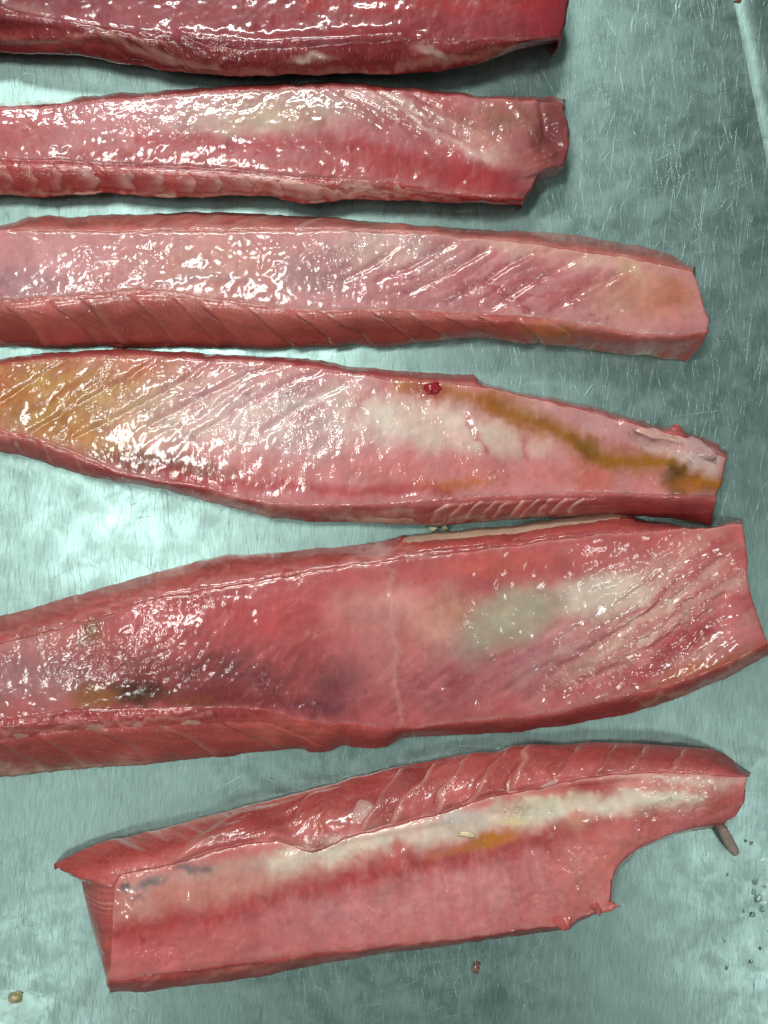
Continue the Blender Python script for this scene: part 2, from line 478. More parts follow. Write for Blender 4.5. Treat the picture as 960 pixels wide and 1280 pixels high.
    sl = np.clip(fbm(PX / 26 + PY / 22, (PY - PX * 0.05) / 3.2, seed + 72, 3) * 1.6, -1, 1)[..., None]
    CF = np.clip(CF * (1 + 0.13 * sl), 0, 0.95)
    wv = np.zeros(nr); jm = np.arange(j1, j2 + 1); wv[j1:j2 + 1] = np.minimum(jm - j1, j2 - jm)
    lip = np.zeros(nr); lip[j1:j2 + 1] = np.exp(-(wv[j1:j2 + 1] / 1.3) ** 2) * S.get('lip', 0.5)
    lipn = np.clip(lip[None] * (0.8 + 0.7 * vnoise(PX / 14, PY / 14, seed + 70)), 0, 1)[..., None]
    CL = CL * (1 - lipn) + lin((226, 178, 168)) * lipn
    # ---- root and parts
    cx, cy = PX[:, (nb + j3) // 2].mean(), PY[:, (nb + j3) // 2].mean()
    org = world_xyz(cx, cy, 0.0); org = np.array([org[0], org[1], 0.0])
    root = thing('tuna_loin', label, 'fish fillet', org, 'raw tuna loins laid across the steel table')
    # flesh: whole ring with the strip below the lining sunk, plus rounded end caps
    Pf = Pw.copy()
    under = np.zeros(nr); under[j1 + 1:j2] = 1
    Pf[:, j1:j2 + 1] -= Nn[:, j1:j2 + 1] * (0.0013 * np.clip(wv[j1:j2 + 1] / 1.0, 0, 1))[None, :, None]
    ncap = 7
    def cap(end):
        c0 = Pf[end].copy(); nxt = Pf[-4 if end == -1 else 3]
        out = []
        if end == 0 and 'A' in S:
            tg = polyat(S['A'], tt); tgt = world_xyz(tg[:, 0], tg[:, 1], 0 * tg[:, 0] + 0.0003)
            for k in range(1, ncap + 1):
                f = k / ncap; p = c0 + (tgt - c0) * f
                p[:, 2] = 0.0003 + (c0[:, 2] - 0.0003) * (1 - f ** 1.6)
                p[:, :2] += (0.0010 * (vnoise(np.arange(nr) / 5, np.full(nr, f * 3), seed))[:, None]) * (1 - f)
                out.append(p)
        else:
            b_ = S.get('bulgeE', 3.5) * K * (1 if end == -1 else -1)
            for k in range(1, ncap + 1):
                f = k / ncap * math.pi / 2; p = c0.copy()
                p[:, 0] += b_ * math.sin(2 * f) * (1 + 0.5 * vnoise(np.arange(nr) / 6, np.full(nr, k * .7), seed))
                p[:, 2] = c0[:, 2] * math.cos(f) + 0.0003
                out.append(p)
        return np.stack(out)
    capR, capL = cap(-1), cap(0)[::-1]
    full = np.concatenate([capL, Pf, capR]); NC = full.shape[0]
    Fq = quads(NC, nr, True)
    keep = np.ones((NC - 1, nr), bool)
    keep[ncap + 3:NC - 1 - ncap - 3, j1 + 4:j2 - 4] = False
    keep[-(ncap + int(0.085 * nc)):, nr - 1] = False
    if 'A' in S: keep[:ncap + int(0.085 * nc), nr - 1] = False
    Fk = Fq[keep]
    Cc = np.concatenate([np.repeat(CF[:1], ncap, 0), CF, np.repeat(CF[-1:], ncap, 0)])
    capn = 0.75 + 0.25 * fbm(full[..., 1] * 400, full[..., 2] * 300, seed)[..., None]
    Cc[-ncap:] *= capn[-ncap:]; Cc[:ncap] *= 1.1
    Ww = np.concatenate([np.repeat(Wr[:1], ncap, 0), Wr, np.repeat(Wr[-1:], ncap, 0)])
    if flip > 0: pass
    grid_mesh('flesh', full.reshape(-1, 3), Fk, Cc.reshape(-1, 3), Ww.ravel(), M_FLESH, root, org)
    # lining: a film of its own, proud of the flesh, its rim rolled under
    rolled = np.array([-0.0005, 0.00002, 0.00015])
    lift = np.full((nc, j2 - j1 + 1), 0.0002)
    for k in range(3):
        lift[:, k] = np.minimum(lift[:, k], rolled[k]); lift[:, -1 - k] = np.minimum(lift[:, -1 - k], rolled[k])
        lift[k, :] = np.minimum(lift[k, :], rolled[k]); lift[-1 - k, :] = np.minimum(lift[-1 - k, :], rolled[k])
    Pl = Pw[:, j1:j2 + 1] + Nn[:, j1:j2 + 1] * lift[..., None]
    grid_mesh('belly_lining', Pl.reshape(-1, 3), quads(nc, j2 - j1 + 1).reshape(-1, 4), CL[:, j1:j2 + 1].reshape(-1, 3), Wr[:, j1:j2 + 1].ravel(), M_LINING, root, org)
    L.root, L.org, L.PX, L.PY, L.P, L.N, L.j = root, org, PX, PY, Pw, Nn, (nb, j1, j2, j3)
    L.CF = CF; L.nc = nc; L.seed = seed
    return L

def samp(A, i, j):
    i0 = np.clip(np.floor(i).astype(int), 0, A.shape[0] - 2); j0 = np.clip(np.floor(j).astype(int), 0, A.shape[1] - 2)
    fi = (i - i0)[..., None]; fj = (j - j0)[..., None]
    return (A[i0, j0] * (1 - fi) + A[i0 + 1, j0] * fi) * (1 - fj) + (A[i0, j0 + 1] * (1 - fi) + A[i0 + 1, j0 + 1] * fi) * fj

def side_patch(L, name, band, bnd0, bnd1, v0, v1, col, edgecol, amp, mat, flipped=False, nu=14, nv=11, curveu=0, seed=0, rag=0.0, edge=0.6, own=0.0, hump=False, ew=0.07):
    """a piece of muscle lying on a side: between two slanted borders (x at ridge, x at foot), proud by amp mm at its first border"""
    nb, j1, j2, j3 = L.j
    ja, jb = (j2, j3) if band == 'l' else (j1, nb)     # ridge -> foot
    a = np.linspace(0, 1, nu)[:, None] + np.zeros(nv); v = np.linspace(v0, v1, nv)[None] + np.zeros((nu, 1))
    jj = ja + (jb - ja) * v
    tv = (v - v0) / max(v1 - v0, 1e-6)
    x0 = bnd0[0] + (bnd0[1] - bnd0[0]) * v + curveu * 4 * v * (1 - v) + rag * vnoise(v * 5, 0 * v + seed, seed)
    x1 = bnd1[0] + (bnd1[1] - bnd1[0]) * v + curveu * 4 * v * (1 - v) + rag * vnoise(v * 5, 0 * v + seed + 1, seed + 1)
    xx = x0 + (x1 - x0) * a
    ii = np.zeros_like(xx)
    for k in range(nv):
        ii[:, k] = np.interp(xx[:, k], L.PX[:, int(round(jj[0, k]))], np.arange(L.nc))
    P = samp(L.P, ii, jj); N = samp(L.N, ii, jj); N /= np.linalg.norm(N, axis=-1, keepdims=True)
    af = 1 - a if flipped else a
    if hump:
        prof = np.sin(np.pi * a) ** 0.6 * np.sin(np.pi * tv) ** 0.6 * amp - 0.5
    else:
        prof = amp * (1 - 0.75 * af) * np.clip(af / 0.13, 0, 1) ** 0.6 * np.clip((1 - af) / 0.08, 0, 1) - 0.5 * (af < 0.01) - 0.5 * (af > 0.99)
        ev = np.clip(np.minimum(tv, 1 - tv) / 0.10, 0, 1)
        prof = (prof + 0.6) * ev - 0.6
    prof = prof + 0.15 * vnoise(xx / 6, jj / 3, seed + 4)
    P = P + N * (prof * 0.001)[..., None]
    C = np.empty(P.shape); C[:] = lin(col)
    under = samp(L.CF, ii, jj)
    C = C * own + under * (1 - own) if own < 1 else C
    C = C * (0.86 + 0.26 * random.random() + 0.12 * fbm(xx / 9, jj / 3, seed + 5)[..., None])
    if edge > 0:
        em = np.clip(edge * np.exp(-((af - 0.10 - 0.4 * (ew - 0.07)) / ew) ** 2) * (0.7 + 0.6 * vnoise(v * 6, a * 2, seed + 6)), 0, 1)[..., None]
        C = C * (1 - em) + lin(edgecol) * em
    return grid_mesh(name, P.reshape(-1, 3), quads(nu, nv).reshape(-1, 4), np.clip(C, 0, 1).reshape(-1, 3), np.full(nu * nv, 0.35) + 0.9 * np.clip(fbm(xx / 10, jj / 5, seed + 9) + 0.1, 0, 1).ravel(), mat, L.root, L.org)

def zat(L, px, py):
    d = (L.PX - px) ** 2 + (L.PY - py) ** 2
    d[:, :L.j[0]] = 1e9; d[:, L.j[3]:] = 1e9
    return L.P[np.unravel_index(np.argmin(d), d.shape)][2]

PINK = (204, 130, 134); RED = (176, 56, 62); DEEP = (136, 34, 42); FLESH = (176, 82, 78); FLESHL = (196, 108, 100)
GREYW = (192, 174, 164); WHITE = (226, 200, 194); YELLOW = (196, 150, 88); OCHRE = (160, 92, 22); OLIVE = (88, 58, 18)
VIOLET = (150, 100, 116); DARK = (88, 50, 62); CREAM = (222, 208, 180); PALE = (222, 176, 166)

# ---- first loin, cut by the top of the picture
S1 = dict(
    U=[(-70, -60), (150, -72), (400, -80), (600, -80), (690, -74)],
    L=[(-70, 64), (0, 67), (50, 67), (100, 70), (150, 78), (200, 87), (250, 93), (300, 95), (350, 94), (400, 94), (440, 92), (480, 93), (530, 90), (580, 84), (620, 73), (650, 62), (678, 55), (692, 52)],
    R1=[(-70, -48), (150, -60), (400, -66), (600, -68), (690, -66)],
    R2=[(-70, 4), (0, 8), (50, 20), (100, 30), (160, 38), (230, 46), (260, 57), (300, 64), (350, 62), (400, 58), (480, 53), (540, 52), (560, 52), (600, 50), (660, 48), (697, 47)],
    E=[(690,-75,0),(694,-66,.173),(711,-5,.5),(707,18,.62),(704,36,.72),(700,46,.79),(692,53,1)],
    zU=8, zL=[(0, 14), (0.3, 18), (0.5, 25), (0.8, 28), (0.93, 24), (1, 16)], h1=38, h2=[(0, 38), (0.4, 38), (1, 42)], crown=2.0, inL=26, lip=0.15,
    base=(138, 50, 60), flesh=(126, 34, 40), wr0=0.05,
    lops=[('b', 450, 15, 260, 30, 0, (150, 44, 54), 0.7), ('b', 150, 30, 120, 18, 0, (156, 76, 88), 0.6), ('l', [(380, 2), (560, 8), (690, 6)], 8, (170, 40, 42), 0.6), ('b', 690, 20, 20, 40, 0, (150, 40, 55), 0.7), ('b', 30, 12, 40, 12, 10, (180, 140, 140), 0.5), ('s', 300, 20, 300, 60, 0, 4, 7, (164, 84, 92), 0.4)],
    fops=[('b', 60, 55, 90, 8, 3, (190, 90, 84), 0.7), ('b', 385, 74, 26, 6, -4, (212, 178, 170), 0.8), ('b', 545, 66, 24, 6, 8, (205, 168, 160), 0.7), ('l', [(130, 42), (200, 70), (280, 84)], 3, (205, 150, 140), 0.6), ('l', [(180, 50), (215, 76)], 2.5, (205, 150, 140), 0.6), ('l', [(0, 52), (60, 52), (130, 44)], 3, (200, 130, 125), 0.6), ('l', [(100, 80), (300, 93), (480, 93)], 5, (176, 120, 112), 0.6), ('l', [(500, 88), (650, 62)], 5, (190, 120, 110), 0.6)],
    relief=[('w', 300, 56, 190, 12, 2, 0.9), ('w', 510, 48, 60, 8, 0, 0.8), ('w', 50, 30, 60, 16, 10, 0.9), ('w', 350, 0, 120, 6, 0, 0.5), ('g', [(0, 22), (60, 26), (140, 40), (200, 56)], 6, 2.0), ('g', [(0, 48), (80, 45), (140, 46)], 6, 2.4), ('g', [(230, 45), (330, 54), (430, 50), (500, 44)], 9, 2.2), ('r', 180, 60, 90, 22, 0, 34, 14, 1.6), ('d', 480, 50, 90, 10, 0, 1.5)])
# ---- second
S2 = dict(
    U=[(-70, 132), (0, 130), (50, 127), (100, 122), (150, 118), (200, 114), (250, 110), (300, 107), (350, 104), (400, 103), (440, 104), (480, 108), (540, 113), (600, 119), (640, 121), (690, 121), (702, 125)],
    L=[(-70, 243), (0, 243), (60, 245), (110, 242), (160, 243), (220, 247), (290, 244), (340, 246), (380, 256), (400, 255), (440, 250), (480, 250), (530, 252), (580, 253), (620, 254), (650, 256)],
    R1=[(-70, 139), (0, 137), (100, 129), (200, 120), (300, 113), (400, 108), (480, 112), (540, 117), (600, 123), (690, 126), (703, 131)],
    R2=[(-70, 196), (0, 197), (60, 200), (120, 203), (180, 206), (240, 208), (290, 212), (330, 217), (370, 221), (430, 223), (480, 226), (530, 232), (570, 239), (610, 246), (654, 250)],
    E=[(702,124,0),(704,131,.173),(711,160,.4),(711,185,.55),(703,207,.63),(685,213,.68),(672,219,.71),(666,234,.75),(655,248,.79),(650,256,1)],
    zU=7, zL=[(0, 17), (0.3, 19), (0.6, 24), (1, 24)], h1=34, h2=[(0, 34), (0.6, 36), (1, 34)], crown=1.6, inL=24, lip=0.25, wob=2.6,
    base=(188, 108, 116), flesh=(166, 58, 60),
    lops=[('l', [(430, 118), (490, 150), (560, 190)], 3, (166, 70, 74), 0.5), ('l', [(470, 114), (530, 145), (600, 185)], 3, (166, 70, 74), 0.5), ('l', [(510, 116), (560, 140), (620, 172)], 3, (166, 70, 74), 0.5), ('b', 330, 140, 130, 24, -4, GREYW, 0.65), ('b', 330, 148, 60, 14, 0, (188, 150, 120), 0.4), ('b', 170, 150, 90, 28, 0, (206, 142, 150), 0.6), ('l', [(60, 195), (200, 198), (330, 206), (450, 216)], 6, (176, 84, 86), 0.7), ('l', [(180, 172), (300, 180), (420, 178), (520, 196)], 10, (176, 66, 76), 0.75), ('b', 520, 210, 130, 22, 8, (162, 42, 48), 0.75), ('b', 610, 230, 60, 26, 20, (160, 42, 50), 0.75), ('l', [(440, 112), (520, 148), (590, 186), (620, 198)], 9, (224, 180, 180), 0.75), ('l', [(480, 118), (560, 150), (610, 172)], 6, (216, 176, 172), 0.6), ('s', 520, 145, 90, 40, 25, 32, 4, (160, 60, 66), 0.7), ('b', 625, 150, 55, 24, 5, (158, 104, 92), 0.7), ('B', 690, 168, 26, 50, 0, (112, 42, 42), 0.8), ('b', 660, 200, 24, 12, 20, (150, 62, 62), 0.6), ('b', 640, 140, 40, 16, 0, (150, 92, 84), 0.6), ('b', 620, 185, 40, 14, 30, (196, 150, 140), 0.5), ('b', 15, 165, 40, 30, 0, (184, 90, 94), 0.7), ('b', 385, 150, 20, 10, 30, (168, 92, 84), 0.6)],
    fops=[('b', 560, 245, 120, 14, 2, (168, 36, 44), 0.8), ('l', [(0, 201), (100, 205), (240, 211)], 3, (188, 60, 66), 0.7), ('b', 400, 240, 130, 8, 2, (196, 120, 112), 0.5), ('s', 420, 236, 160, 16, 3, 6, 3, (224, 176, 166), 0.8), ('l', [(0, 241), (220, 245), (330, 245)], 3, (206, 150, 140), 0.7)],
    relief=[('g', [(430, 118), (490, 150), (560, 190)], 4, -0.9), ('g', [(470, 114), (530, 145), (600, 185)], 4, -0.9), ('g', [(510, 116), (560, 140), (620, 172)], 4, -0.9), ('w', 140, 148, 60, 22, 5, 0.90), ('w', 380, 130, 110, 20, 0, 0.98), ('w', 210, 160, 60, 14, 0, 0.52), ('w', 600, 165, 50, 36, 35, 0.90), ('w', 670, 170, 36, 30, 0, 0.75), ('r', 520, 145, 95, 34, 20, 32, 11, 1.5), ('g', [(0, 203), (120, 207), (260, 213), (420, 226)], 3, -1.2), ('d', 690, 170, 22, 30, 0, -3), ('g', [(640, 130), (690, 190)], 5, 1.4), ('w', 690, 175, 24, 40, 0, 1.65), ('d', 700, 150, 10, 8, 0, 2), ('d', 686, 196, 12, 8, 0, 2), ('g', [(676, 130), (684, 165), (700, 178)], 4, -2)])
# ---- third
S3 = dict(
    U=[(-70, 283), (0, 281), (20, 279), (35, 272), (60, 269), (90, 272), (150, 268), (200, 267), (260, 265), (320, 267), (380, 270), (440, 274), (480, 278), (560, 284), (630, 288), (700, 292), (740, 298), (800, 307), (840, 319), (864, 333)],
    L=[(-70, 433), (0, 433), (60, 435), (120, 434), (190, 434), (260, 435), (330, 436), (400, 434), (440, 431), (480, 432), (520, 430), (560, 424), (600, 422), (640, 428), (700, 433), (760, 440), (820, 447), (856, 451)],
    R1=[(-70, 289), (0, 288), (60, 289), (120, 289), (200, 290), (280, 289), (380, 288), (440, 288), (480, 289), (560, 295), (640, 302), (700, 310), (780, 322), (864, 337)],
    R2=[(-70, 376), (0, 374), (60, 371), (120, 368), (170, 361), (200, 362), (240, 369), (290, 375), (340, 382), (400, 388), (440, 387), (480, 386), (560, 390), (640, 394), (700, 400), (760, 411), (800, 417), (850, 419), (878, 416)],
    E=[(864,333,0),(866,339,.173),(875,360,.4),(880,385,.55),(886,400,.68),(884,414,.79),(876,430,.9),(856,451,1)],
    zU=6, zL=[(0, 3), (0.6, 5), (1, 4)], h1=36, h2=37, crown=0.6, inL=7, lip=0.75, bulgeL=1.0, soft=1, endsink=0.1, bulgeE=4,
    base=(202, 132, 138), flesh=(182, 88, 82),
    lops=[('l', [(470, 352), (520, 330), (565, 305)], 3, (176, 84, 92), 0.5), ('l', [(505, 370), (560, 340), (610, 312)], 3, (176, 84, 92), 0.5), ('l', [(560, 378), (610, 348), (660, 318)], 3, (176, 84, 92), 0.5), ('l', [(615, 385), (670, 350), (730, 318)], 3, (176, 84, 92), 0.5), ('l', [(690, 388), (740, 358), (790, 335)], 3, (176, 84, 92), 0.5), ('l', [(430, 350), (470, 330), (500, 305)], 3, (176, 84, 92), 0.5), ('b', 20, 350, 50, 22, 0, (168, 122, 136), 0.7), ('b', 260, 335, 90, 40, 0, (200, 138, 130), 0.7), ('b', 345, 330, 16, 40, 0, (176, 116, 112), 0.5), ('b', 400, 340, 50, 34, 0, (178, 138, 142), 0.6), ('b', 490, 312, 70, 24, 8, WHITE, 0.55), ('b', 700, 318, 110, 10, 8, (226, 178, 168), 0.65), ('s', 640, 350, 150, 45, 8, -28, 7, (178, 78, 84), 0.8), ('s', 560, 345, 120, 40, 8, -28, 5, (150, 84, 100), 0.45), ('l', [(600, 345), (640, 378), (665, 392)], 3, (164, 60, 70), 0.7), ('l', [(640, 378), (700, 366), (740, 352)], 2.5, (164, 60, 70), 0.55), ('b', 810, 368, 60, 34, 0, (202, 132, 112), 0.8), ('b', 840, 365, 22, 22, 0, (190, 112, 82), 0.6), ('b', 790, 335, 20, 16, 30, (206, 164, 136), 0.6), ('b', 90, 320, 80, 24, 0, (208, 144, 150), 0.5), ('b', 760, 385, 20, 18, 0, (216, 150, 140), 0.5), ('l', [(200, 352), (260, 346), (330, 352)], 4, (176, 130, 140), 0.6)],
    fops=[('b', 690, 412, 46, 12, 8, (196, 118, 62), 0.75), ('b', 640, 400, 30, 8, 0, (180, 60, 60), 0.6), ('b', 790, 432, 80, 12, 5, (202, 116, 112), 0.7), ('l', [(560, 424), (640, 430), (760, 442), (850, 451)], 3, (214, 190, 160), 0.65), ('b', 300, 275, 300, 8, 0, (188, 98, 96), 0.5), ('s', 400, 280, 340, 14, 2, -12, 3, (214, 150, 144), 0.65), ('b', 760, 308, 80, 8, 10, (150, 66, 62), 0.6)],
    relief=[('g', [(470, 352), (520, 330), (565, 305)], 4, -0.9), ('g', [(505, 370), (560, 340), (610, 312)], 4, -0.9), ('g', [(560, 378), (610, 348), (660, 318)], 4, -0.9), ('g', [(615, 385), (670, 350), (730, 318)], 4, -0.9), ('g', [(690, 388), (740, 358), (790, 335)], 4, -0.9), ('g', [(430, 350), (470, 330), (500, 305)], 4, -0.9), ('w', 105, 322, 48, 20, 5, 1.05), ('w', 190, 325, 40, 20, 0, 0.68), ('w', 375, 318, 50, 20, 0, 0.98), ('w', 410, 335, 36, 26, -20, 0.98), ('w', 480, 325, 50, 30, 0, 0.98), ('w', 470, 370, 30, 14, 0, 0.90), ('w', 545, 330, 60, 30, -28, 0.83), ('w', 600, 360, 70, 24, -28, 0.75), ('w', 760, 350, 50, 20, -35, 0.75), ('w', 870, 380, 14, 40, -10, 0.68), ('w', 110, 362, 80, 10, -5, 0.68), ('r', 640, 345, 150, 42, 6, -28, 17, 1.5), ('g', [(190, 352), (260, 345), (330, 350)], 7, 0.35), ('g', [(600, 345), (640, 378), (662, 390)], 4, -1.0)])
# ---- fourth
S4 = dict(
    U=[(-70, 452), (0, 448), (50, 441), (90, 440), (145, 436), (200, 439), (250, 441), (300, 444), (350, 446), (400, 451), (440, 457), (480, 462), (540, 466), (580, 468), (592, 467), (602, 478), (650, 490), (700, 498), (750, 510), (800, 524), (828, 535), (845, 533), (858, 545), (872, 547), (895, 556), (906, 566)],
    L=[(-70, 552), (0, 563), (60, 580), (120, 597), (170, 606), (200, 612), (250, 624), (290, 635), (330, 645), (380, 652), (440, 653), (480, 655), (560, 656), (600, 653), (640, 650), (720, 646), (800, 645), (850, 650), (886, 656)],
    R1=[(-70, 460), (0, 456), (100, 446), (200, 446), (300, 452), (360, 456), (420, 465), (480, 474), (540, 474), (620, 486), (700, 506), (800, 532), (850, 547), (907, 572)],
    R2=[(-70, 528), (0, 538), (30, 543), (60, 553), (90, 563), (120, 577), (150, 592), (200, 601), (240, 606), (260, 609), (300, 622), (340, 629), (400, 631), (440, 631), (480, 629), (540, 625), (600, 621), (700, 617), (800, 617), (895, 622)],
    E=[(906,564,0),(908,573,.173),(905,590,.45),(902,605,.62),(894,622,.79),(889,645,.93),(886,656,1)],
    zU=8, zL=[(0, 17), (0.3, 18), (0.5, 12), (1, 8)], h1=[(0, 27), (1, 31)], h2=[(0, 33), (0.3, 35), (1, 36)], crown=1.0, inL=18, lip=0.2,
    base=(206, 128, 134), flesh=(178, 76, 78), wr0=0.2,
    lops=[('l', [(0, 505), (40, 478), (80, 450)], 3, (172, 84, 84), 0.6), ('l', [(40, 540), (100, 505), (165, 470), (195, 450)], 3, (172, 84, 84), 0.6), ('l', [(95, 548), (160, 515), (225, 480), (262, 452)], 3, (172, 84, 84), 0.6), ('l', [(190, 530), (250, 498), (310, 470), (345, 456)], 3, (172, 84, 84), 0.6), ('l', [(245, 545), (310, 505), (370, 474), (400, 464)], 3, (172, 84, 84), 0.6), ('l', [(330, 540), (380, 505), (430, 480)], 3, (172, 84, 84), 0.6), ('b', 80, 500, 150, 58, 5, (188, 140, 72), 0.95), ('b', 10, 490, 40, 40, 0, (176, 104, 52), 0.8), ('b', 185, 462, 60, 20, 20, (190, 110, 64), 0.6), ('s', 90, 490, 130, 60, 5, -32, 8, (164, 82, 50), 0.75), ('B', 200, 578, 100, 17, 9, (122, 52, 34), 0.85), ('b', 110, 545, 50, 14, 15, (188, 128, 52), 0.6), ('b', 330, 518, 150, 46, 0, (228, 200, 198), 0.92), ('s', 320, 505, 170, 50, 0, -32, 9, (178, 98, 116), 0.7), ('l', [(200, 592), (300, 606), (420, 616), (560, 612)], 9, (176, 52, 58), 0.75), ('b', 420, 590, 120, 14, 0, (208, 120, 120), 0.6), ('b', 520, 528, 110, 30, 8, (226, 198, 190), 0.8), ('b', 620, 548, 70, 20, 12, (224, 190, 182), 0.75), ('b', 660, 590, 200, 20, 3, (206, 116, 118), 0.7),
          ('l', [(500, 482), (560, 490), (620, 504), (690, 534)], 13, (172, 100, 36), 0.8), ('l', [(620, 504), (690, 534), (735, 563), (762, 577), (830, 577), (852, 590), (902, 608)], 15, (156, 92, 14), 0.97), ('b', 736, 563, 26, 12, 30, (112, 74, 16), 0.75), ('b', 844, 600, 14, 19, 0, (66, 46, 12), 0.9), ('b', 870, 607, 40, 9, 0, (184, 104, 34), 0.7), ('b', 575, 604, 50, 7, -4, (188, 100, 46), 0.7), ('b', 735, 600, 26, 20, 40, (196, 86, 62), 0.5), ('l', [(588, 520), (598, 548), (606, 566)], 4, (188, 84, 94), 0.7), ('l', [(660, 548), (666, 572)], 5, (186, 80, 88), 0.6), ('l', [(440, 520), (450, 500), (480, 480)], 5, (186, 90, 102), 0.5),
          ('b', 740, 526, 90, 16, 14, (200, 146, 148), 0.75), ('b', 805, 548, 26, 10, 20, (150, 104, 112), 0.6), ('b', 868, 570, 24, 14, 20, (206, 176, 176), 0.8), ('b', 820, 560, 40, 8, 15, (214, 168, 164), 0.6), ('l', [(800, 532), (830, 545), (850, 545)], 4, (224, 180, 172), 0.7), ('b', 893, 580, 12, 16, 0, (222, 190, 182), 0.7), ('b', 540, 487, 15, 12, 0, (160, 36, 44), 0.7)],
    fops=[('b', 40, 560, 80, 14, 15, (198, 112, 110), 0.7), ('l', [(230, 618), (330, 636), (430, 644), (520, 640)], 6, (224, 170, 160), 0.6), ('b', 400, 645, 90, 8, 3, (190, 80, 84), 0.6), ('b', 450, 648, 40, 4, 0, (232, 200, 180), 0.6), ('b', 850, 636, 50, 16, 0, (156, 64, 68), 0.8), ('l', [(500, 655), (640, 648), (760, 642)], 3, (222, 186, 170), 0.6), ('b', 640, 634, 120, 8, 0, (196, 90, 88), 0.5), ('b', 830, 538, 50, 6, 18, (170, 56, 58), 0.8)],
    relief=[('g', [(0, 505), (40, 478), (80, 450)], 4, -1.1), ('g', [(40, 540), (100, 505), (165, 470), (195, 450)], 4, -1.1), ('g', [(95, 548), (160, 515), (225, 480), (262, 452)], 4, -1.1), ('g', [(190, 530), (250, 498), (310, 470), (345, 456)], 4, -1.1), ('g', [(245, 545), (310, 505), (370, 474), (400, 464)], 4, -1.1), ('g', [(330, 540), (380, 505), (430, 480)], 4, -1.1), ('w', 310, 515, 120, 46, 0, 1.1), ('w', 170, 495, 110, 36, -20, 0.8), ('w', 400, 580, 90, 16, 0, 0.5), ('w', 540, 540, 120, 40, 0, 0.55), ('w', 90, 470, 110, 20, 0, 0.7), ('w', 280, 610, 60, 10, 10, 0.4), ('w', 830, 590, 70, 22, 0, 0.7), ('w', 560, 595, 100, 12, 0, 0.7), ('w', 840, 550, 60, 18, 20, 1.0), ('r', 230, 500, 240, 50, 0, -32, 24, 1.1), ('d', 870, 566, 22, 12, 20, 2.5), ('g', [(780, 528), (815, 545), (850, 545)], 5, 1.6), ('g', [(790, 545), (830, 560), (850, 572)], 4, -1.2), ('g', [(588, 515), (600, 550), (606, 566)], 5, 0.8), ('g', [(620, 504), (690, 534), (735, 563), (762, 577), (830, 577)], 10, -0.8)])
